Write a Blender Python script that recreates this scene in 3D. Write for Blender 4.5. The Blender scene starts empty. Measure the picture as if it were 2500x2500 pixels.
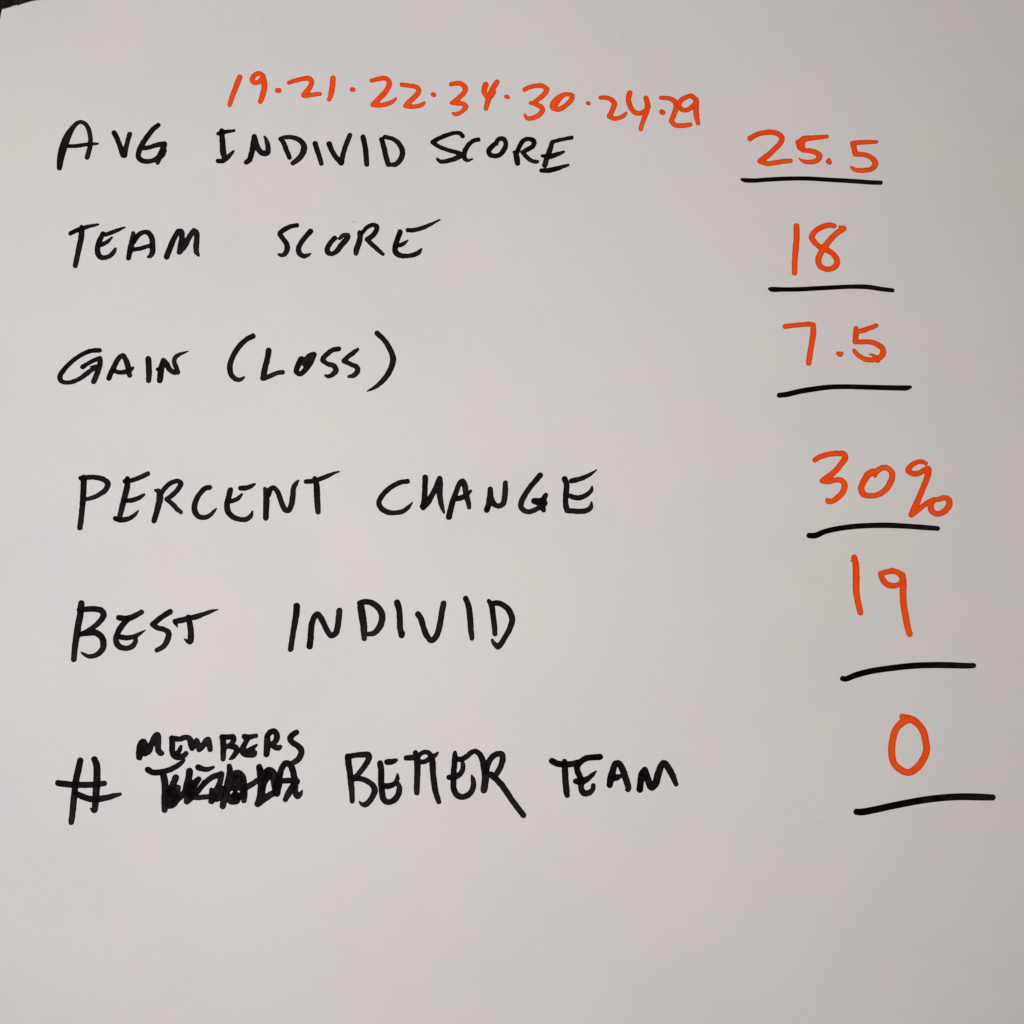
import bpy, math, random
import numpy as np
from mathutils import Vector

random.seed(7)
R = math.radians
SC = bpy.context.scene
COL = SC.collection

# ------------------------------------------------------------------ camera, light, exposure
UNIT = 0.65 / 2500.0                 # metres per unit of the sheet's own drawing grid
CAM_H = 0.60
cd = bpy.data.cameras.new("camera")
cam = bpy.data.objects.new("camera", cd)
COL.objects.link(cam)
cam.location = (0, 0, CAM_H)
cd.sensor_width = 36.0
cd.lens = 36.0 * CAM_H / 0.65
cd.clip_start = 0.01
cd.clip_end = 50
SC.camera = cam

world = bpy.data.worlds.new("World")
SC.world = world
world.use_nodes = True
bg = world.node_tree.nodes["Background"]
bg.inputs["Color"].default_value = (1.30, 1.0, 0.70, 1)      # warm bounce of the room
bg.inputs["Strength"].default_value = 0.086


def area_light(name, loc, target, size, size_y, power, color):
    ld = bpy.data.lights.new(name, 'AREA')
    ld.shape = 'RECTANGLE'
    ld.size, ld.size_y, ld.energy, ld.color = size, size_y, power, color
    lo = bpy.data.objects.new(name, ld)
    COL.objects.link(lo)
    lo.location = loc
    lo.rotation_euler = (Vector(target) - Vector(loc)).to_track_quat('-Z', 'Y').to_euler()
    return lo


key = area_light("ceiling_lamp", (-0.19, -0.03, 1.12), (-0.19, -0.03, 0), 0.45, 0.6, 8.8, (1.03, 1.0, 0.985))
area_light("window_light", (-1.35, 0.0, 1.15), (-0.2, 0, 0), 0.9, 1.3, 3.6, (0.78, 1.0, 1.26))

SC.view_settings.view_transform = 'Standard'
SC.view_settings.look = 'None'
SC.view_settings.exposure = 0.0
SC.view_settings.gamma = 1.0
SC.view_settings.use_curve_mapping = False


# ------------------------------------------------------------------ materials
def new_mat(name):
    m = bpy.data.materials.new(name)
    m.use_nodes = True
    nt = m.node_tree
    b = nt.nodes["Principled BSDF"]
    return m, nt, b


def noise(nt, scale, detail=3.0, rough=0.5, coord=None):
    n = nt.nodes.new("ShaderNodeTexNoise")
    n.inputs["Scale"].default_value = scale
    n.inputs["Detail"].default_value = detail
    n.inputs["Roughness"].default_value = rough
    if coord is not None:
        nt.links.new(coord, n.inputs["Vector"])
    return n


def ramp(nt, src, stops):
    r = nt.nodes.new("ShaderNodeValToRGB")
    while len(r.color_ramp.elements) < len(stops):
        r.color_ramp.elements.new(0.5)
    for e, (p, c) in zip(r.color_ramp.elements, stops):
        e.position = p
        e.color = (*c, 1)
    nt.links.new(src, r.inputs["Fac"])
    return r


def mixc(nt, fac, a, b, mode='MIX'):
    m = nt.nodes.new("ShaderNodeMix")
    m.data_type = 'RGBA'
    m.blend_type = mode
    for sock, v in ((m.inputs["Factor"], fac), (m.inputs["A"], a), (m.inputs["B"], b)):
        if hasattr(v, "is_output"):
            nt.links.new(v, sock)
        elif isinstance(v, (int, float)):
            sock.default_value = v
        else:
            sock.default_value = (*v, 1)
    return m.outputs["Result"]


def paper_material():
    m, nt, b = new_mat("white_paper")
    tc = nt.nodes.new("ShaderNodeTexCoord")
    ob = tc.outputs["Object"]
    big = noise(nt, 7.0, 4, 0.6, ob)
    mp = nt.nodes.new("ShaderNodeMapping")
    mp.inputs["Location"].default_value = (3.1, 7.7, 1.3)
    nt.links.new(ob, mp.inputs["Vector"])
    big2 = noise(nt, 7.5, 5, 0.6, mp.outputs["Vector"])
    c1 = ramp(nt, big.outputs["Fac"], [(0.34, (0.836, 0.790, 0.800)), (0.48, (0.818, 0.798, 0.796)), (0.55, (0.818, 0.802, 0.792)), (0.68, (0.812, 0.810, 0.770))])
    c2 = ramp(nt, big2.outputs["Fac"], [(0.34, (0.950, 0.960, 0.968)), (0.5, (0.988, 0.984, 0.985)), (0.66, (1.0, 0.994, 0.995))])
    c = mixc(nt, 1.0, c1.outputs["Color"], c2.outputs["Color"], 'MULTIPLY')
    fib = noise(nt, 750, 3, 0.75, ob)
    f = ramp(nt, fib.outputs["Fac"], [(0.25, (0.925, 0.925, 0.925)), (0.75, (1, 1, 1))])
    c = mixc(nt, 1.0, c, f.outputs["Color"], 'MULTIPLY')
    nt.links.new(c, b.inputs["Base Color"])
    b.inputs["Roughness"].default_value = 0.62
    b.inputs["Specular IOR Level"].default_value = 0.25
    bump = nt.nodes.new("ShaderNodeBump")
    bump.inputs["Strength"].default_value = 0.12
    bump.inputs["Distance"].default_value = 0.0004
    hh = noise(nt, 420, 5, 0.65, ob)
    nt.links.new(hh.outputs["Fac"], bump.inputs["Height"])
    nt.links.new(bump.outputs["Normal"], b.inputs["Normal"])
    return m


def ink_material(name, thin, dense, edge, rough, spec):
    """thin / dense: colour of a faint and of a full layer of ink; edge: where ink pools along the rim"""
    m, nt, b = new_mat(name)
    at = nt.nodes.new("ShaderNodeAttribute")
    at.attribute_name = "ink_amount"
    ae = nt.nodes.new("ShaderNodeAttribute")
    ae.attribute_name = "ink_rim"
    tc = nt.nodes.new("ShaderNodeTexCoord")
    n1 = noise(nt, 260, 4, 0.7, tc.outputs["Object"])
    mm = nt.nodes.new("ShaderNodeMath")
    mm.operation = 'MULTIPLY_ADD'
    nt.links.new(n1.outputs["Fac"], mm.inputs[0])
    mm.inputs[1].default_value = 1.1
    mm.inputs[2].default_value = -0.56
    ad = nt.nodes.new("ShaderNodeMath")
    ad.operation = 'ADD'
    ad.use_clamp = True
    nt.links.new(at.outputs["Fac"], ad.inputs[0])
    nt.links.new(mm.outputs[0], ad.inputs[1])
    c = mixc(nt, ad.outputs[0], thin, dense)
    c = mixc(nt, ae.outputs["Fac"], c, edge)
    nt.links.new(c, b.inputs["Base Color"])
    b.inputs["Roughness"].default_value = rough
    b.inputs["Specular IOR Level"].default_value = spec
    bump = nt.nodes.new("ShaderNodeBump")
    bump.inputs["Strength"].default_value = 0.25
    bump.inputs["Distance"].default_value = 0.0004
    hh = noise(nt, 500, 4, 0.65, tc.outputs["Object"])
    nt.links.new(hh.outputs["Fac"], bump.inputs["Height"])
    nt.links.new(bump.outputs["Normal"], b.inputs["Normal"])
    return m


def table_material():
    m, nt, b = new_mat("dark_speckled_stone")
    tc = nt.nodes.new("ShaderNodeTexCoord")
    ob = tc.outputs["Object"]
    n1 = noise(nt, 420, 4, 0.7, ob)
    c1 = ramp(nt, n1.outputs["Fac"], [(0.38, (0.006, 0.005, 0.004)), (0.52, (0.013, 0.012, 0.009)), (0.68, (0.040, 0.038, 0.028))])
    n2 = noise(nt, 120, 3, 0.6, ob)
    c2 = ramp(nt, n2.outputs["Fac"], [(0.35, (0.6, 0.5, 0.45)), (0.65, (1.1, 1.15, 1.1))])
    c = mixc(nt, 1.0, c1.outputs["Color"], c2.outputs["Color"], 'MULTIPLY')
    nt.links.new(c, b.inputs["Base Color"])
    b.inputs["Roughness"].default_value = 0.55
    b.inputs["Specular IOR Level"].default_value = 0.06
    bump = nt.nodes.new("ShaderNodeBump")
    bump.inputs["Strength"].default_value = 0.3
    bump.inputs["Distance"].default_value = 0.0006
    nt.links.new(n1.outputs["Fac"], bump.inputs["Height"])
    nt.links.new(bump.outputs["Normal"], b.inputs["Normal"])
    return m


M_PAPER = paper_material()
M_BLACK = ink_material("black_marker_ink", (0.036, 0.030, 0.033), (0.0022, 0.0014, 0.0017), (0.003, 0.002, 0.002), 0.5, 0.014)
M_ORANGE = ink_material("orange_marker_ink", (1.0, 0.150, 0.026), (1.0, 0.072, 0.006), (0.66, 0.030, 0.003), 0.60, 0.014)
M_SPECK = new_mat("grey_speck")[0]
M_SPECK.node_tree.nodes["Principled BSDF"].inputs["Base Color"].default_value = (0.10, 0.09, 0.08, 1)
M_TABLE = table_material()


def mesh_obj(name, verts, faces, mat, parent=None, smooth=False):
    me = bpy.data.meshes.new(name)
    me.from_pydata(verts, [], faces)
    me.materials.append(mat)
    if smooth:
        me.polygons.foreach_set("use_smooth", [True] * len(me.polygons))
    o = bpy.data.objects.new(name, me)
    COL.objects.link(o)
    if parent is not None:
        o.parent = parent
    return o


# ------------------------------------------------------------------ the surface under the sheet
def build_table():
    w, t, z, ch = 1.6, 0.035, -0.0022, 0.004
    vs, fs = [], []
    rings = [(w - ch, z), (w, z - ch), (w, z - t), (w - ch, z - t - ch)]
    for r, zz in rings:
        for sx, sy in ((-1, -1), (1, -1), (1, 1), (-1, 1)):
            vs.append((sx * r, sy * r, zz))
    fs.append((0, 1, 2, 3))
    for k in range(3):
        for i in range(4):
            j = (i + 1) % 4
            fs.append((4 * k + i, 4 * k + 4 + i, 4 * k + 4 + j, 4 * k + j))
    fs.append((15, 14, 13, 12))
    o = mesh_obj("table_surface", vs, fs, M_TABLE)
    o["kind"] = "structure"
    o["label"] = "dark speckled tabletop showing at the corner of the paper"
    return o


build_table()


# ------------------------------------------------------------------ the sheet
def px(x, y):
    return (x - 1250.0) * UNIT, (1250.0 - y) * UNIT


def height(x, y):
    """gentle cockle of the sheet, metres; x, y in sheet units (numpy friendly)"""
    h = 0.00055 * np.sin(x / 330.0 + 0.9 * np.sin(y / 700.0)) \
        + 0.00050 * np.sin(y / 520.0 + x / 900.0 + 1.3) \
        + 0.00032 * np.sin(x / 150.0 - y / 260.0 + 0.4) \
        + 0.00018 * np.sin(x / 95.0 + y / 120.0)
    d = np.hypot(x - 0.0, (y - 20.0))
    h = h * np.clip(d / 500.0, 0.15, 1) + 0.0009 * np.exp(-(d / 120.0) ** 2)
    return h


top_pts = [(7, 24), (14, 23), (22, 20.5), (30, 18), (35, 15.6), (39, 15.2), (43, 13.8), (46.5, 15.2), (50, 13.2), (57, 10.6),
           (66, 7.8), (76, 4.6), (86, 2.6), (98, 0.6), (108, -0.6), (140, -6), (260, -20), (600, -42), (1250, -56), (2620, -64)]
left_pts = [(24, 7), (32, 5.2), (42, 3.4), (52, 1.2), (64, -2), (90, -6), (200, -20), (600, -45), (1200, -62), (2000, -72), (3240, -80)]
tx = np.array([p[0] for p in top_pts], float)
ty = np.array([p[1] for p in top_pts], float)
ly = np.array([p[0] for p in left_pts], float)
lx = np.array([p[1] for p in left_pts], float)
RIGHT, BOTTOM = 2620.0, 3240.0


def build_sheet():
    xs = sorted(set(list(np.linspace(7, 110, 60)) + list(tx[tx < 111]) + list(np.linspace(115, RIGHT, 150))))
    ys = sorted(set(list(np.linspace(24, 95, 24)) + list(np.linspace(100, BOTTOM, 170))))
    nx, ny = len(xs), len(ys)
    xs, ys = np.array(xs), np.array(ys)
    tops = np.interp(xs, tx, ty)
    lefts = np.interp(ys, ly, lx)
    verts = []
    for j in range(ny):
        v = (ys[j] - 24) / (BOTTOM - 24)
        for i in range(nx):
            u = (xs[i] - 7) / (RIGHT - 7)
            X = lefts[j] + (RIGHT - lefts[j]) * u
            Y = tops[i] + (BOTTOM - tops[i]) * v
            a, b = px(X, Y)
            verts.append((a, b, float(height(X, Y))))
    n = len(verts)
    th = 0.00016
    verts += [(a, b, c - th) for a, b, c in verts]
    faces = []
    for j in range(ny - 1):
        for i in range(nx - 1):
            k = j * nx + i
            faces.append((k, k + nx, k + nx + 1, k + 1))
            faces.append((n + k, n + k + 1, n + k + nx + 1, n + k + nx))
    ring = [i for i in range(nx)] + [j * nx + nx - 1 for j in range(1, ny)] + \
           [(ny - 1) * nx + i for i in range(nx - 2, -1, -1)] + [j * nx for j in range(ny - 2, 0, -1)]
    for q in range(len(ring)):
        a, b = ring[q], ring[(q + 1) % len(ring)]
        faces.append((a, b, n + b, n + a))
    o = mesh_obj("paper_sheet", verts, faces, M_PAPER, smooth=True)
    me = o.data
    # keep the cut edge crisp
    nf = len(faces)
    flags = [True] * (nf - len(ring)) + [False] * len(ring)
    me.polygons.foreach_set("use_smooth", flags)
    o["label"] = "large white paper sheet with scores handwritten in black and orange marker"
    o["category"] = "paper"
    return o


SHEET = build_sheet()

# ------------------------------------------------------------------ the handwriting
# 'T x y w'     a drawing window: left, top and width in sheet units, its own grid is 1932 wide
# 'W ink name text'   a word; '=c strokes' a character: points 'x,y[,nib width]', '!' a sharp turn, ';' pen lifted
WRITING = r"""
T 530 160 500
W o handwritten_number 19
=1 218,115,48 185,200,48 150,290,46 122,380,36
=9 440,102,38 400,80,42 358,95,42 335,138,44 352,166,42 395,160,44 436,112,40 ; 436,108,44 450,180,50 440,260,50 412,342,46
W o handwritten_dot .
=. 570,240,40 587,240,42
W o handwritten_number 21
=2 680,165,36 740,145,38 820,127,40 870,125,44 893,160,46 870,215,46 820,280,50! 845,284,42 900,276,40 970,268,34
=1 1093,122,50 1088,200,50 1075,270,46 1057,320,38
W o handwritten_dot .
=. 1274,227,42 1284,228,42
W o handwritten_number 22
=2 1458,142,36 1520,127,40 1590,122,42 1625,158,46 1600,230,48 1540,300,50 1470,367,46! 1540,374,42 1610,360,42 1660,335,34 1685,312,24
=2 1742,180,38 1810,190,40 1880,205,42 1904,240,44 1870,290,46 1810,345,48 1780,378,46! 1830,388,40 1890,384,38 1930,370,36 1955,352,26
T 1030 170 400
W o handwritten_dot .
=. 132,295,50 143,300,48
W o handwritten_number 34
=3 345,175,44 400,165,48 460,168,52 510,218,60 500,270,58 440,330,58 385,375,50 345,395,34! 420,400,50 480,402,50 515,438,58 490,480,50 430,520,46 385,525,38 364,515,26
=4 750,182,66 735,250,64 745,290,50 775,330,44 820,310,50 857,268,38 ; 885,148,58 840,220,60 795,320,66 770,400,58 755,460,50
W o handwritten_dot .
=. 993,318,44 1012,326,44
W o handwritten_number 30
=3 1210,235,50 1260,210,48 1340,190,48 1420,190,50 1472,232,58 1440,290,56 1370,350,52 1320,383,44 1280,390,36! 1350,410,50 1410,440,56 1422,480,56 1370,540,54 1300,570,50 1240,570,44 1215,530,24
=0 1720,285,44 1770,300,52 1765,345,56 1720,400,52 1650,450,56 1590,465,54 1545,440,64 1560,400,90 1610,340,76 1670,295,54 1720,285,44
T 1400 200 400
W o handwritten_dot .
=. 170,244,42 182,250,42
W o handwritten_number 24
=2 320,180,46 390,180,48 450,202,54 484,250,60 460,330,58 425,400,58! 480,425,48 550,417,46 600,388,44 622,362,32
=4 665,125,62 650,200,60 670,280,56 720,350,54 780,365,52 840,340,50 890,292,44 ; 855,185,56 875,250,60 870,320,60 840,410,56 810,490,50 795,552,46
W o handwritten_dot .
=. 1042,346,54 1058,358,54
W o handwritten_number 29
=2 1035,180,46 1110,185,48 1180,208,54 1215,262,62 1195,360,58 1155,455,56! 1200,502,52 1290,510,54 1382,497,46
=9 1450,200,52 1390,160,54 1320,180,52 1260,225,58 1245,280,58 1290,322,52 1350,322,54 1410,280,54 1455,230,50 ; 1450,225,66 1448,320,62 1455,400,60 1472,480,48
T 100 270 400
W b handwritten_word AVG
=A 222,680,56 231,600,74 258,470,90 305,340,88 362,232,64 430,155,46 480,140,42 537,172,46 575,250,50 590,350,52 580,450,54 550,555,54 ; 330,425,38 430,420,42 520,408,40 620,398,34 678,397,18
=V 870,270,58 905,335,56 945,440,56 982,535,62 995,535,60! 1010,450,52 1030,370,52 1055,287,54
=G 1392,182,52 1330,230,56 1260,320,58 1195,420,60 1160,510,60 1165,570,56 1215,603,56 1290,608,52 1370,580,56 1425,540,74 1462,485,62 ; 1220,455,46 1300,440,48 1380,415,52 1465,402,60! 1450,460,64 1415,540,66 1385,625,44
T 500 270 500
W b handwritten_word INDIVID
=I 165,198,46 172,300,50 178,400,54 190,455,40 ; 130,225,30 170,210,34 230,203,30 280,195,24 ; 128,482,38 175,480,42 225,442,40 276,388,18
=N 395,490,44 425,465,48 445,400,50 460,320,50 470,250,46! 485,310,50 510,370,50 550,405,50 592,398,50 598,350,46 585,290,36 566,250,20
=D 800,445,40 770,370,44 740,300,42 710,268,30! 760,253,36 820,253,38 890,277,46 935,332,54 925,400,54 880,460,48 832,496,42
=I 1040,310,46 1062,380,46 1085,450,44 1100,500,40
=V 1172,312,48 1205,390,46 1250,455,44 1287,492,50! 1297,440,44 1325,340,44 1368,233,44
=I 1492,248,46 1510,330,48 1522,430,48 1527,505,44
=D 1668,272,44 1690,350,46 1710,440,48 1730,508,46 ; 1700,248,38 1770,265,36 1830,310,44 1865,390,48 1845,460,48 1800,505,44 1745,510,34
T 1000 270 500
W b handwritten_word SCORE
=S 500,240,40 475,215,38 420,212,34 340,235,38 250,275,38 212,297,34! 270,335,36 360,370,36 450,395,38 492,415,42 450,442,44 350,475,38 290,478,34 262,458,24
=C 650,272,38 600,285,38 550,330,42 515,400,46 520,450,40 550,470,26 592,455,14
=O 820,300,34 780,335,44 747,380,44 760,415,44 800,427,40 850,415,42 895,360,44 908,310,42 890,270,42 855,262,40 825,285,38 826,315,24
=R 1018,495,46 1010,440,52 1000,398,44 985,390,26 ; 1015,390,40 1040,330,40 1075,280,40 1120,265,36 1172,285,44 1165,330,42 1110,365,40 1066,390,38! 1110,440,38 1160,475,36 1205,480,32
=E 1530,252,34 1440,270,32 1345,292,34! 1330,350,46 1300,430,46 1275,512,48 ; 1250,425,26 1320,430,44 1390,410,38 1455,385,22 ; 1245,562,38 1310,562,44 1400,541,40 1498,510,20
T 1780 290 400
W o handwritten_number 25.5
=2 252,225,62 330,182,56 420,158,56 510,155,58 590,177,58 628,225,60 600,290,58 520,370,60 430,450,66 370,493,64! 440,522,54 560,510,54 650,497,52 730,490,48
=5 1158,206,40 1060,215,52 950,225,60 890,235,74 855,275,86 855,330,84! 880,365,52 940,370,54 1020,390,58 1072,432,62 1050,478,60 980,505,54 900,502,44 860,485,30 828,462,12 ; 808,265,40 830,340,46
=. 1182,478,30 1176,500,60 1188,512,50
=5 1735,274,40 1640,275,48 1530,280,52 1458,290,58! 1472,340,60 1490,415,60! 1560,420,52 1640,440,56 1700,480,60 1724,540,64 1680,590,56 1600,608,52 1520,608,50 1465,590,42 1442,568,26
U b 155,710,30 190,718,46 300,722,46 450,712,46 650,702,46 900,700,44 1200,718,46 1500,738,48 1680,752,48 1785,755,46
T 140 520 400
W b handwritten_word TEAM
=T 160,245,46 220,215,50 290,190,50 370,165,40 440,150,32 492,140,18 ; 295,175,54 290,280,66 265,400,62 240,520,60 217,625,56
=E 545,250,50 510,320,58 485,400,62 480,460,62 510,520,60 570,530,50 640,500,48 680,450,44 695,422,22 ; 570,262,44 640,240,46 720,208,40 805,175,16 ; 530,380,46 590,350,44 650,295,22
=A 845,535,54 860,460,64 880,380,66 900,290,62 903,245,46 ; 905,350,50 960,270,56 1020,232,48 1080,240,58 1120,300,64 1130,400,64 1125,470,62 1100,515,44 1075,518,26 ; 900,435,44 980,425,46 1060,400,44 1110,390,40
=M 1295,520,66 1330,430,66 1380,310,62 1430,222,56! 1465,225,64 1475,300,66 1465,400,80 1445,465,58! 1500,400,66 1560,290,62 1615,212,56! 1645,235,60 1650,300,62 1642,400,64 1645,460,58 1667,500,34
T 660 520 430
W b handwritten_word SCORE
=S 292,135,46 220,150,46 150,185,50 107,228,50 140,285,50 180,340,54 185,400,56 160,450,50 125,467,38 92,455,24
=C 440,202,56 385,265,52 330,340,54 310,400,56 325,450,54 370,475,46 410,465,34 442,445,12
=O 708,275,50 665,320,50 625,390,54 630,430,52 665,450,44 720,425,52 780,350,58 840,280,56 850,247,50 800,245,44 758,280,32
=R 978,215,50 985,260,56 970,330,60 945,400,60 938,440,52 ; 1005,220,40 1060,155,42 1120,130,42 1168,147,48 1150,210,52 1105,260,50 1058,288,44! 1100,330,48 1150,375,46 1205,425,42 1235,450,34
=E 1422,205,56 1395,280,56 1370,360,58 1370,420,60 1410,458,58 1480,468,46 1570,455,48 1630,425,46 1655,393,22 ; 1400,355,42 1450,340,42 1508,296,14 ; 1505,185,44 1570,185,46 1660,162,44 1760,120,32 1860,68,10
T 1850 520 400
W o handwritten_number 18
=1 460,150,64 462,280,66 450,420,68 440,560,64 435,702,62
=8 905,152,50 860,140,56 780,155,60 690,205,62 640,280,66 670,340,62 730,395,60 800,425,64 880,475,60 932,545,66 930,610,66 870,655,60 800,660,60 735,620,62 715,550,68 740,480,66 790,400,72 860,310,66 930,240,64 1010,185,70! 970,162,28
U b 140,892,30 165,898,52 300,900,48 500,898,48 700,887,48 900,877,46 1100,868,46 1300,872,50 1450,895,48 1590,912,44
T 120 800 400
W b handwritten_word GAIN
=G 595,268,52 540,268,50 460,285,48 360,335,48 260,410,50 175,500,54 130,575,56 145,630,52 205,648,46 290,635,48 380,590,50 460,530,54 545,470,46 ; 395,465,52 450,430,46 530,385,46 600,362,54! 602,420,60 580,500,62 550,580,62 525,638,56 ; 485,460,8 530,452,22 570,450,30
=A 705,595,60 735,520,58 780,430,58 830,350,56 870,330,56 905,380,58 930,460,64 950,562,56 ; 770,510,46 830,528,48 900,520,52 960,495,44 995,470,20
=I 1170,370,66 1175,450,68 1178,550,66 1172,625,54
=N 1305,622,66 1315,540,70 1330,450,68 1350,388,62! 1385,430,62 1420,490,60 1480,530,52 1517,528,54! 1495,460,54 1475,400,52 1490,350,48 1540,315,40 1642,280,10 ; 1285,490,46 1320,500,50
T 530 790 460
W b handwritten_word (LOSS)
=( 370,130,52 290,175,50 210,260,52 150,370,52 133,460,54 150,530,52 195,570,48 240,575,40 278,552,20
=L 530,278,58 520,350,56 495,450,56 475,558,60! 540,540,46 610,510,44 672,500,44
=O 865,365,60 830,430,56 815,490,54 845,518,46 900,480,54 950,400,66 990,320,60! 940,350,70 895,400,50 884,432,14
=S 1245,258,50 1190,270,46 1130,310,46 1083,370,50 1130,410,46 1200,435,50 1218,480,54 1180,525,46 1140,542,36 1112,530,20
=S 1440,262,30 1400,295,46 1340,340,46 1300,382,50! 1370,415,46 1430,445,50 1440,480,52 1400,530,46 1352,542,28
=) 1640,98,52 1710,165,50 1770,260,52 1802,350,58 1790,430,58 1740,530,54 1670,610,46 1600,662,30 1540,690,10
T 1860 770 400
W o handwritten_number 7.5
=7 278,130,58 370,118,52 470,108,54 560,103,54 605,112,60! 608,200,68 590,330,64 570,450,64 553,560,62
=. 900,445,40 925,460,58 945,445,36
=5 1350,118,48 1270,150,52 1180,180,56 1125,185,50 ; 1110,150,50 1112,220,66 1102,308,58! 1170,312,54 1260,310,54 1350,335,58 1420,385,64 1432,440,66 1400,490,66 1330,520,60 1240,520,56 1170,490,52 1110,440,50 1092,415,44 ; 1270,455,10 1320,475,34 1360,520,60 1375,540,34
U b 205,942,54 300,930,58 450,895,58 600,870,58 800,845,54 1000,840,52 1300,848,54 1600,855,56 1710,855,54 1752,845,32
T 170 1130 400
W b handwritten_word PERCENT
=P 168,175,66 165,260,68 160,400,68 148,550,64 135,680,64 123,765,60 ; 130,180,50 200,172,54 300,172,54 400,195,60 450,245,66 420,320,60 340,380,52 260,415,48 180,430,44
=E 680,185,54 680,270,66 655,380,66 630,480,66 605,580,60 590,640,56 ; 650,215,50 740,205,50 820,175,52 920,128,54 ; 650,450,48 740,440,54 810,415,50 875,375,32 ; 540,655,54 600,675,58 690,660,54 760,620,44 810,562,12
=R 995,682,60 1020,600,64 1050,490,70 1065,400,76 1050,335,58 1010,325,30 ; 1075,370,50 1130,290,52 1200,235,52 1280,215,52 1310,245,58 1270,320,56 1200,390,54 1140,428,46! 1210,485,52 1270,550,54 1310,580,46
=C 1650,290,54 1600,300,56 1530,370,56 1480,470,62 1472,560,64 1510,625,60 1580,645,54 1650,620,46 1700,570,32 1728,538,10
T 530 1130 400
=E 155,320,62 135,400,64 115,490,66 125,570,66 180,635,62 260,665,54 340,665,56 395,625,46 415,573,22 ; 130,455,50 190,445,50 250,415,44 290,370,22 ; 275,298,54 340,295,56 400,275,46 440,252,26
=N 572,650,62 575,560,66 580,450,70 572,340,56 563,305,42 ; 600,380,60 630,310,60 670,297,56 715,350,58 755,460,60 800,550,60 840,560,60 875,490,62 890,400,64 900,300,56 925,250,52 960,206,14
=T 1050,222,54 1120,215,54 1200,195,54 1300,155,46 1380,120,30 1436,103,12 ; 1150,185,54 1170,260,66 1178,400,70 1185,520,66 1190,582,54
T 900 1130 300
W b handwritten_word CHANGE
=C 610,290,74 520,300,72 410,345,74 290,430,76 195,540,78 160,630,78 200,715,80 300,775,80 420,785,74 540,760,70 620,700,56 687,622,14
=H 888,230,86 885,350,84 880,480,84 870,600,80 855,700,84! 930,620,90 1010,480,80 1080,340,84 1113,250,90! 1120,350,90 1115,480,88 1130,600,80 1155,700,66 1184,787,22 ; 835,680,62 855,705,80
=A 1260,850,92 1290,720,88 1330,580,84 1380,440,78 1430,320,76 1475,285,80 1510,360,90 1530,480,84 1560,600,80 1580,702,60 ; 1380,570,70 1460,545,76 1540,500,64 1605,440,44
T 1180 1130 300
=N 55,740,90 85,640,86 105,520,90 110,415,80! 120,540,80 160,640,84 240,680,74 310,640,84 335,540,84 345,400,84 345,318,76
=G 895,195,86 820,280,82 730,390,80 650,510,80 595,620,84 595,700,80 650,755,76 730,768,78 820,735,76 900,690,80 960,640,90 ; 800,600,90 870,610,110 940,600,100 975,635,70 ; 980,508,74 940,590,80 930,680,90 950,745,66
=E 1280,250,84 1310,340,84 1305,450,88 1295,580,84 1300,680,84 1320,750,80! 1420,760,78 1530,762,80 1620,750,80 1690,700,72 1703,618,22 ; 1370,520,76 1440,545,76 1530,545,76 1630,500,70 1700,430,58 1712,368,18 ; 1385,283,74 1470,265,78 1580,230,66 1690,175,50 1788,108,16
T 1950 1090 400
W o handwritten_number 30%
=3 190,158,56 260,120,58 360,92,60 460,82,62 535,92,64 547,130,70 490,220,66 410,310,66 330,370,68 275,405,56! 340,415,60 430,395,58 500,400,62 540,450,66 520,530,68 460,600,66 390,645,60 345,645,60 330,618,24
=0 900,352,34 885,305,80 820,330,78 770,400,72 735,490,72 760,560,70 840,582,60 930,570,64 1020,510,66 1085,410,70 1100,320,66 1055,262,62 985,252,62 920,290,70
=% 1497,200,42 1440,178,50 1370,195,54 1310,240,60 1288,282,62 1340,320,62 1420,312,62 1480,278,60! 1525,260,60 1527,310,70 1500,400,66 1450,520,66 1400,640,68 1350,750,70 1325,805,64! 1390,755,66 1460,705,56 1530,655,56 1590,628,60! 1555,690,70 1570,765,66 1640,795,62 1720,760,68 1775,680,70 1758,620,66 1710,605,58 1640,625,60
U b 120,1050,60 190,1050,64 300,1005,58 450,970,58 650,943,58 850,932,58 1050,930,60 1300,942,56 1500,957,56 1635,967,52
T 150 1450 400
W b handwritten_word BEST
=B 240,110,72 230,220,74 205,350,74 185,480,72 165,620,68 150,770,62 ; 215,185,60 300,178,64 400,178,66 480,200,66 500,250,68 450,330,60 370,400,54 290,450,56 220,480,50 ; 250,470,50 320,460,66 400,455,70 470,500,70 500,580,70 480,660,66 410,720,56 330,735,48 270,710,32 235,686,8
=E 680,280,64 750,290,66 830,275,66 900,240,60 945,215,56 ; 780,305,60 720,370,66 665,460,66 645,540,64 670,610,66 750,640,60 830,620,60 870,570,56 875,530,50 ; 705,510,58 780,518,56 860,500,50 920,470,38 986,428,8
=S 1280,210,64 1200,260,60 1120,320,62 1076,360,62! 1130,400,58 1210,420,58 1260,460,66 1250,540,66 1200,620,60 1125,665,52
=T 1340,325,60 1420,310,66 1500,290,60 1600,265,60 1700,230,48 1780,200,34 1840,185,8 ; 1340,338,50 1368,394,6 ; 1495,275,60 1515,380,66 1525,480,68 1510,562,66 1470,550,30 1443,526,6
T 680 1440 320
W b handwritten_word INDIVID
=I 265,240,94 260,350,92 240,480,84 215,620,80 195,760,76 175,878,76
=N 455,832,90 470,740,86 475,630,86 490,500,84 525,400,80 570,360,80 620,410,84 670,510,82 720,610,80 775,675,80 840,640,84 870,540,86 885,420,86 895,305,80
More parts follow.
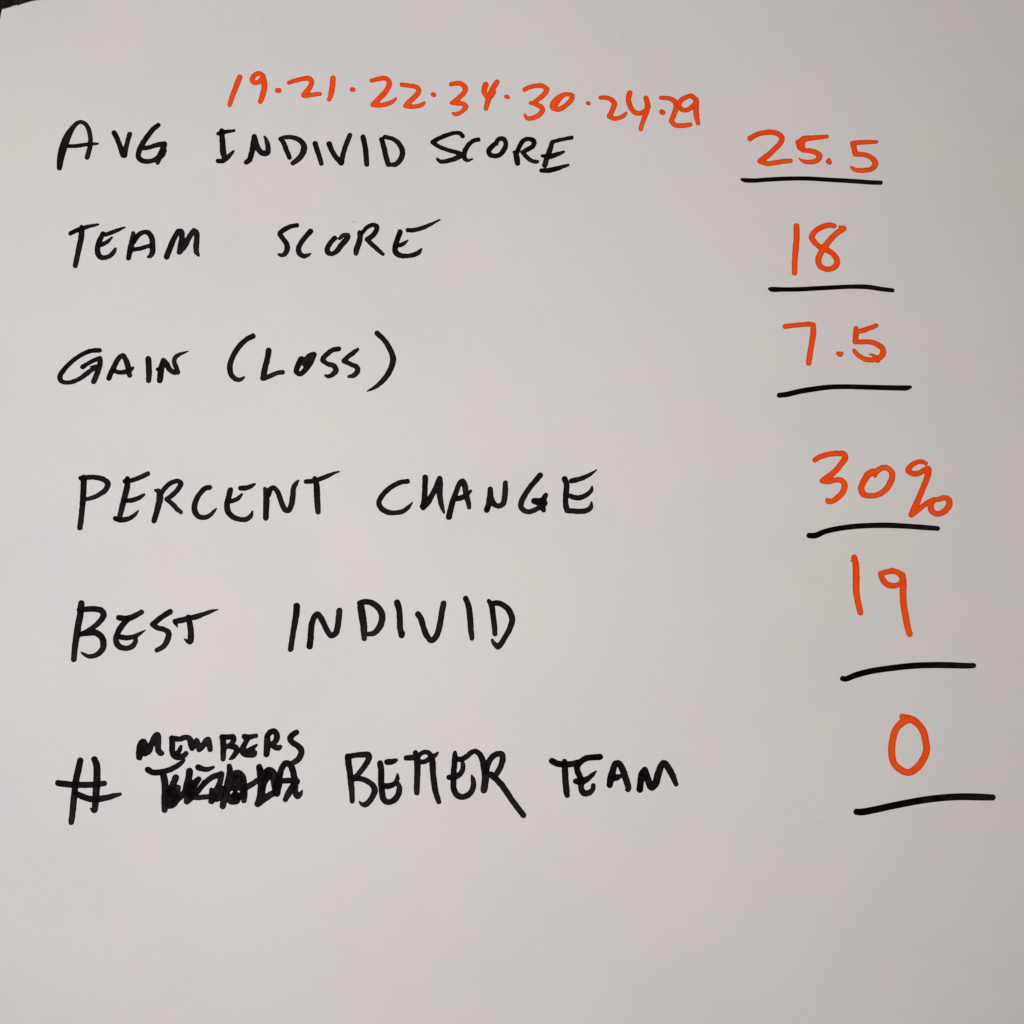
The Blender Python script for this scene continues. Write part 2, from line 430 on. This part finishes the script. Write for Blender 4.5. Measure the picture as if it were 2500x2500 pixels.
=D 1212,250,104 1235,400,106 1255,550,96 1258,660,84 1262,718,74 ; 1192,200,74 1260,178,80 1350,185,80 1450,245,86 1515,340,92 1525,440,92 1480,560,90 1400,640,76 1320,655,64
=I 1745,190,90 1775,290,86 1785,430,86 1790,560,84 1812,672,86 ; 1820,640,80 1818,660,82
T 980 1440 300
=V 262,385,90 310,470,90 345,590,88 400,730,88 470,795,86 540,740,88 590,610,90 620,450,88 640,320,88 662,217,88
=I 1010,140,86 1050,240,86 1070,360,92 1085,520,90 1095,660,84 1108,765,68
=D 1375,180,64 1420,260,86 1440,400,84 1460,560,82 1470,695,74 ; 1440,215,80 1520,210,82 1620,255,84 1700,340,90 1740,460,92 1700,620,84 1620,760,80 1560,860,84 1518,895,88! 1460,850,66 1428,788,38
T 2030 1330 400
W o handwritten_number 19
=1 262,150,66 280,230,72 285,380,76 285,520,74 300,640,70 335,798,66
=9 710,305,62 640,322,60 575,338,58! 600,410,66 660,470,66 740,482,60 810,455,60 835,390,76 790,335,64 710,305,62 ; 830,360,74 840,440,80 838,560,76 845,700,74 870,850,74 895,980,70 915,1048,70
U b 125,1575,56 160,1580,60 280,1535,66 450,1490,66 700,1452,66 950,1425,68 1200,1416,68 1400,1418,68 1600,1424,62 1668,1422,56
T 110 1770 300
W b handwritten_sign #
=# 205,915,94 330,930,94 480,940,94 650,940,92 800,935,90 935,915,82 ; 470,1060,80 560,1110,92 680,1155,94 800,1165,96 950,1145,90 1080,1110,76 1190,1082,44 ; 555,560,96 530,680,100 490,850,100 470,1000,98 450,1200,96 430,1400,94 412,1530,86 ; 780,540,96 815,640,104 820,760,108 815,950,106 800,1120,104 790,1280,96 775,1335,92 720,1312,22
T 320 1770 240
W b handwritten_word MEMBERS
=M 170,630,120 172,520,130 190,400,130 235,320,110 262,330,110! 285,420,120 280,540,140! 350,500,130 410,370,112 475,220,110 520,190,112 535,280,124 532,400,120 545,500,112 590,550,110 625,550,70
=E 805,260,110 815,380,112 815,500,112 850,590,120 930,630,112 1020,610,110 1085,555,96 ; 860,268,110 960,275,100 1050,245,100 1110,240,90 ; 900,570,90 955,500,90 985,415,56
=M 1120,240,96 1165,290,120 1185,380,120 1205,455,104! 1250,370,124 1295,300,96! 1320,380,110 1345,470,114! 1420,400,112 1470,310,100 1515,280,104 1540,380,112 1556,480,98
T 530 1770 240
=B 105,235,112 122,320,112 127,450,112 122,560,108 120,665,94 ; 140,240,110 230,235,100 310,235,110 330,290,100 290,360,90 220,410,90 150,430,90 ; 280,430,90 350,430,104 392,490,110 350,580,96 300,640,76 245,670,30
=E 540,230,110 640,235,96 765,213,84 ; 600,270,100 540,380,100 500,490,120 540,560,130 620,590,100 720,570,120 740,540,90 ; 600,510,90 700,450,84 778,395,46
=R 968,580,110 978,480,126 985,350,126 985,230,110 ; 990,210,100 1050,140,110 1120,125,106 1170,190,112 1162,290,112 1110,360,104! 1090,390,110 1150,440,112 1210,450,105 1242,425,70
=S 1555,150,104 1475,200,110 1432,270,112 1480,350,112 1580,410,112 1650,500,116 1640,600,116 1580,690,110 1490,745,100
T 340 1850 420
X b scribbled_word TEAM
=T 100,130,64 150,160,62 220,160,62 320,140,60 420,95,56 480,50,46 508,22,28 ; 270,170,70 290,260,76 295,380,76 292,500,74 290,582,64
=E 415,218,68 370,330,76 330,450,90 322,540,60! 380,500,110 440,330,60 ; 330,330,50 380,400,110 350,500,100! 440,450,80 510,390,66 545,300,76 ; 568,148,74 560,230,76 545,330,96 565,430,110 540,485,70 ; 590,300,110 600,400,120 640,440,60 720,440,56 800,430,50 ; 668,238,62 610,300,90
=A 650,385,60 740,280,58 830,212,62 925,182,64! 905,290,64 850,400,84 815,480,74 ; 728,258,28 705,320,50 ; 812,355,42 830,440,84 890,450,70 960,350,80 ; 1012,92,52 1020,160,70 1000,300,90 960,450,80 940,540,68
=M 1000,320,80 1060,200,90 1115,168,66 1160,215,72 1170,320,78 1180,430,70 1176,478,60 ; 1050,250,100 1110,240,100 1140,310,90 1095,330,60 1030,340,60 ; 1085,470,104 1030,480,80 1000,420,50 ; 1005,345,50 1100,335,60 1180,345,66 ; 1078,370,44 1085,420,60 ; 1070,425,84 1150,425,70 1180,350,66 1260,300,62 1340,250,60
=A 1347,105,68 1365,200,82 1375,320,90 1360,440,80 1330,518,70! 1420,450,72 1500,400,70 ; 1395,220,90 1455,140,72 1500,170,80 1520,280,84 1540,400,72 ; 1440,200,90 1400,300,54 1385,420,40 ; 1530,390,70 1560,260,76 1600,120,64 1645,62,66 1700,90,70 1735,200,70 1745,300,76 1750,380,66 1775,432,64 1808,410,46 1828,372,16 ; 1600,262,62 1690,258,60 1770,265,66! 1700,360,76 1640,470,56 ; 1575,290,60 1550,400,64
=- 665,105,66 720,125,56 780,125,50 838,103,26
T 830 1820 250
W b handwritten_word BETTER
=B 145,215,110 160,350,116 190,550,112 205,700,110 220,850,104 230,1055,86 ; 150,215,104 280,190,96 440,175,106 530,180,110 545,240,110 480,370,100 380,500,94 300,590,94 200,620,90 ; 260,630,90 380,630,96 520,680,98 620,760,104 655,850,112 610,970,104 540,1070,100 470,1120,96 400,1100,60 368,1062,22
=E 755,340,110 775,450,112 775,600,114 780,750,110 795,900,114 830,1030,110 910,1070,104 1020,1030,106 1100,920,106 1120,800,96 1095,720,70 ; 830,765,100 930,765,106 1040,710,90 1085,620,76 1085,540,30 ; 885,315,100 960,310,110 1020,295,90 1065,272,50
=T 1420,130,86 1450,220,110 1460,350,116 1460,500,112 1455,650,110 1450,800,108 1450,895,96 ; 1250,235,90 1350,230,104 1470,210,90
=T 1480,190,90 1560,135,80 1640,125,80 1700,170,96 1740,280,112 1750,450,112 1765,620,110 1790,800,108 1830,960,100 1865,1065,90 ; 1500,310,90 1590,308,90 1690,250,90 1790,190,76 1845,140,40
T 1050 1820 250
=E 470,125,56 470,200,100 460,350,106 445,500,104 440,700,106 455,850,108 520,945,110 610,970,106 710,940,106 790,850,104 820,730,96 810,640,80 785,558,26 ; 480,260,100 600,255,96 700,200,94 780,130,90 850,105,84 ; 360,600,100 460,590,110 550,550,100 610,470,90 620,370,80 610,310,60
=R 850,105,84 920,150,100 980,250,110 1010,370,120 1040,520,130 1040,680,130 1015,845,120 ; 1050,480,120 1090,350,110 1170,220,106 1270,160,102 1350,170,112 1370,250,112 1340,370,104 1280,500,104 1220,570,96 ; 1150,550,116 1250,640,112 1360,760,112 1450,890,108 1560,1050,104 1670,1200,104 1762,1320,106
T 1320 1820 360
W b handwritten_word TEAM
=T 150,205,80 220,240,80 310,250,80 410,245,76 480,225,72 ; 312,210,60 318,320,78 325,450,80 335,560,80 348,655,66 ; 303,600,14 330,640,40
=E 780,152,76 700,157,76 600,170,76 530,210,76 480,270,80 480,330,76 510,400,76 530,480,80 530,560,72 560,620,80 620,625,76 680,580,60 690,525,54 ; 460,470,70 530,475,84 610,440,70 680,385,50 728,338,16
=A 905,520,76 920,430,90 950,320,80 980,245,78 1020,235,78 1070,310,82 1110,420,82 1150,560,72 1145,590,46 1108,580,12 ; 940,440,60 1000,420,76 1050,400,40
=M 1300,578,84 1310,480,86 1330,370,86 1365,325,84! 1390,400,86 1430,510,90 1450,550,84 1500,510,90 1540,380,90 1580,270,84 1615,235,84 1670,290,84 1730,400,80 1775,510,58
T 2060 1720 400
W o handwritten_number 0
=0 678,138,62 720,160,90 800,175,82 880,240,76 930,320,78 955,430,78 965,530,78 925,640,78 850,740,82 750,795,76 650,755,76 580,680,76 556,560,76 565,430,78 600,300,78 670,215,78 740,175,80
U b 145,1260,70 200,1262,76 350,1235,76 550,1190,76 750,1150,76 950,1115,76 1200,1088,76 1400,1080,76 1600,1085,76 1745,1090,68
"""


def catmull(p, step=1.4):
    """p: list of (x, y, w) -> dense list through the points"""
    if len(p) == 1:
        return [p[0]]
    q = [np.array(a, float) for a in p]
    q = [2 * q[0] - q[1]] + q + [2 * q[-1] - q[-2]]
    out = []
    for i in range(1, len(q) - 2):
        p0, p1, p2, p3 = q[i - 1], q[i], q[i + 1], q[i + 2]
        # centripetal parametrisation keeps tight turns free of overshoot
        d = [max(1e-3, np.hypot(*(b - a)[:2])) ** 0.5 for a, b in ((p0, p1), (p1, p2), (p2, p3))]
        t1, t2, t3 = d[0], d[0] + d[1], d[0] + d[1] + d[2]
        n = max(2, int(np.hypot(*(p2 - p1)[:2]) / step) + 1)
        for k in range(n):
            t = t1 + (t2 - t1) * k / n
            a1 = p0 * (t1 - t) / t1 + p1 * t / t1
            a2 = p1 * (t2 - t) / (t2 - t1) + p2 * (t - t1) / (t2 - t1)
            a3 = p2 * (t3 - t) / (t3 - t2) + p3 * (t - t2) / (t3 - t2)
            b1 = a1 * (t2 - t) / t2 + a2 * t / t2
            b2 = a2 * (t3 - t) / (t3 - t1) + a3 * (t - t1) / (t3 - t1)
            out.append(b1 * (t2 - t) / (t2 - t1) + b2 * (t - t1) / (t2 - t1))
    out.append(q[-2])
    return out


def parse_strokes(txt, T):
    x0, y0, w = T
    s = w / 1932.0
    strokes = []
    for part in txt.split(';'):
        runs, cur = [], []
        wd = 50.0
        for tok in part.split():
            sharp = tok.endswith('!')
            v = [float(a) for a in tok.rstrip('!').split(',')]
            if len(v) > 2:
                wd = v[2]
            p = (x0 + v[0] * s, y0 + v[1] * s, wd * s)
            cur.append(p)
            if sharp:
                runs.append(cur)
                cur = [p]
        if len(cur) > 1 or not runs:
            runs.append(cur)
        pts = []
        for r in runs:
            pts += catmull(r)
        strokes.append(np.array(pts))
    return strokes


GRID = 1.6
rng = np.random.default_rng(11)
NOI = rng.standard_normal((400, 400))
for _ in range(3):
    NOI = (NOI + np.roll(NOI, 1, 0) + np.roll(NOI, -1, 0) + np.roll(NOI, 1, 1) + np.roll(NOI, -1, 1)) / 5
NOI /= NOI.std()
layer = [0]


def ink_mesh(name, strokes, mat, parent, flow_and_glare=1.0, grow=0.65):
    """lay the strokes down as one film of ink that follows the sheet: outline from the union of all strokes"""
    allp = np.vstack(strokes)
    m = allp[:, 2].max() / 2 + 4
    gx0, gy0 = allp[:, 0].min() - m, allp[:, 1].min() - m
    nx = int((allp[:, 0].max() + m - gx0) / GRID) + 2
    ny = int((allp[:, 1].max() + m - gy0) / GRID) + 2
    X = gx0 + np.arange(nx) * GRID
    Y = gy0 + np.arange(ny) * GRID
    D = np.full((ny, nx), 1e3)
    clear = np.ones((ny, nx))
    for st in strokes:
        Ds = np.full((ny, nx), 1e3)
        Al = np.zeros((ny, nx))
        L = max(1, len(st) - 1)
        base = flow_and_glare * random.uniform(0.86, 1.04)
        wmax = st[:, 2].max()
        for k in range(len(st)):
            a = st[k]
            b = st[min(k + 1, len(st) - 1)]
            r = max(a[2], b[2]) / 2 + 5
            i0 = max(0, int((min(a[0], b[0]) - r - gx0) / GRID)); i1 = min(nx, int((max(a[0], b[0]) + r - gx0) / GRID) + 2)
            j0 = max(0, int((min(a[1], b[1]) - r - gy0) / GRID)); j1 = min(ny, int((max(a[1], b[1]) + r - gy0) / GRID) + 2)
            gx, gy = np.meshgrid(X[i0:i1], Y[j0:j1])
            dx, dy = b[0] - a[0], b[1] - a[1]
            l2 = dx * dx + dy * dy
            t = np.clip(((gx - a[0]) * dx + (gy - a[1]) * dy) / l2, 0, 1) if l2 > 1e-9 else np.zeros_like(gx)
            d = np.hypot(gx - a[0] - t * dx, gy - a[1] - t * dy) - (a[2] + (b[2] - a[2]) * t) / 2 - grow
            sub = Ds[j0:j1, i0:i1]
            u = k / L
            # full at the start, thinner as the pen speeds up and lifts
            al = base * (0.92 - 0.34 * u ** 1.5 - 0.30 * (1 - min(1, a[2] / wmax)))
            hit = d < sub
            sub[hit] = d[hit]
            Al[j0:j1, i0:i1][hit] = al
        D = np.minimum(D, Ds)
        inside = np.clip(0.5 - Ds / 1.6, 0, 1)
        clear *= 1 - np.clip(Al, 0, 0.99) * inside
    oi, oj = int(gx0) % 250, int(gy0) % 250
    if nx < 150 and ny < 150:
        D = D + 0.22 * NOI[oj:oj + ny, oi:oi + nx]
    dens = 1 - clear
    # ink film
    idx = {}
    V, DV, RV, F = [], [], [], []

    def add(x, y, dn, rim):
        V.append((x, y)); DV.append(dn); RV.append(rim)
        return len(V) - 1

    def corner(j, i):
        k = (j, i)
        if k not in idx:
            idx[k] = add(X[i], Y[j], dens[j, i], math.exp(D[j, i] / 1.7))
        return idx[k]

    def cross(j, i, j2, i2):
        k = (min(j, j2), min(i, i2), j == j2)
        if k not in idx:
            a, b = D[j, i], D[j2, i2]
            t = a / (a - b)
            da = dens[j, i] if a < 0 else dens[j2, i2]
            idx[k] = add(X[i] + (X[i2] - X[i]) * t, Y[j] + (Y[j2] - Y[j]) * t, da, 1.0)
        return idx[k]

    S = D < 0
    any4 = S[:-1, :-1] | S[1:, :-1] | S[:-1, 1:] | S[1:, 1:]
    for j, i in zip(*np.nonzero(any4)):
        cs = [(j, i), (j + 1, i), (j + 1, i + 1), (j, i + 1)]
        poly = []
        for q in range(4):
            c, n = cs[q], cs[(q + 1) % 4]
            if S[c]:
                poly.append(corner(*c))
            if S[c] != S[n]:
                poly.append(cross(*c, *n))
        if len(poly) >= 3:
            F.append(poly)
    V = np.array(V)
    off = 0.00004 + 0.000018 * (layer[0] % 6)
    layer[0] += 1
    Z = height(V[:, 0], V[:, 1]) + off
    verts = [((x - 1250) * UNIT, (1250 - y) * UNIT, z) for (x, y), z in zip(V, Z)]
    o = mesh_obj(name, verts, F, mat, parent, smooth=True)
    for nm, dat in (("ink_amount", DV), ("ink_rim", RV)):
        a = o.data.attributes.new(nm, 'FLOAT', 'POINT')
        a.data.foreach_set("value", np.array(dat, dtype=np.float32))
    return o


CHARNAME = {'.': 'decimal_point', '(': 'bracket', ')': 'bracket', '%': 'percent_sign', '#': 'number_sign', '-': 'dash'}


def charname(c):
    if c in CHARNAME:
        return CHARNAME[c]
    return 'digit' if c.isdigit() else 'letter'


WHERE = {}


def build_writing():
    T = None
    word = None
    mat = None
    flow_and_glare = 1.0
    pending = None          # single-character items become one mesh without a parent empty
    row = 0
    for line in WRITING.strip().splitlines():
        kind, rest = line[0], line[1:].strip()
        if kind == 'T':
            T = tuple(float(a) for a in rest.split())
        elif kind in 'WX':
            ink, name, text = rest.split()
            mat = M_BLACK if ink == 'b' else M_ORANGE
            colour = 'black' if ink == 'b' else 'orange'
            word = None
            if len(text) == 1:
                pending = (name, colour, text)
                flow_and_glare = 1.0
            else:
                word = bpy.data.objects.new(name, None)
                word.empty_display_size = 0.02
                COL.objects.link(word)
                word.parent = SHEET
                if kind == 'X':
                    word["label"] = "black word crossed out with heavy scribble below MEMBERS"
                else:
                    what = 'number' if name == 'handwritten_number' else 'word'
                    word["label"] = "%s %s %s" % (colour, what, text)
                pending = None
            flow_and_glare = 1.06 if T[0] > 900 else 0.94      # left column greyer: veil of glare put into the ink tone
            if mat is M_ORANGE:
                flow_and_glare = 0.95
        elif kind == 'U':
            o = ink_mesh("underline", parse_strokes(rest[2:], T), M_BLACK, SHEET, 1.3)
            o["label"] = "black marker rule under an orange score"
        elif kind == '=':
            c = line[1]
            st = parse_strokes(line[2:], T)
            if pending:
                nm = {'.': 'separator_dot', '#': 'number_sign', '0': 'digit'}[pending[2]]
                ink_mesh(nm, st, mat, SHEET, flow_and_glare)
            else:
                ink_mesh(charname(c), st, mat, word, flow_and_glare)


build_writing()

# a few specks of dust and stray ink on the sheet
for (sx, sy, r) in ((863.6, 541, 1.6), (2077, 1369.5, 2.2), (1997, 2007, 1.2)):
    n = 9
    ring = [(sx + r * (0.8 + 0.4 * random.random()) * math.cos(k * math.tau / n), sy + r * (0.6 + 0.4 * random.random()) * math.sin(k * math.tau / n))
            for k in range(n)]
    z = float(height(np.array([sx]), np.array([sy]))[0])
    vs = [((x - 1250) * UNIT, (1250 - y) * UNIT, z + 0.00003) for x, y in ring] + [((sx - 1250) * UNIT, (1250 - sy) * UNIT, z + 0.00016)]
    fs = [((k + 1) % n, k, n) for k in range(n)]
    mesh_obj("speck", vs, fs, M_SPECK, SHEET)
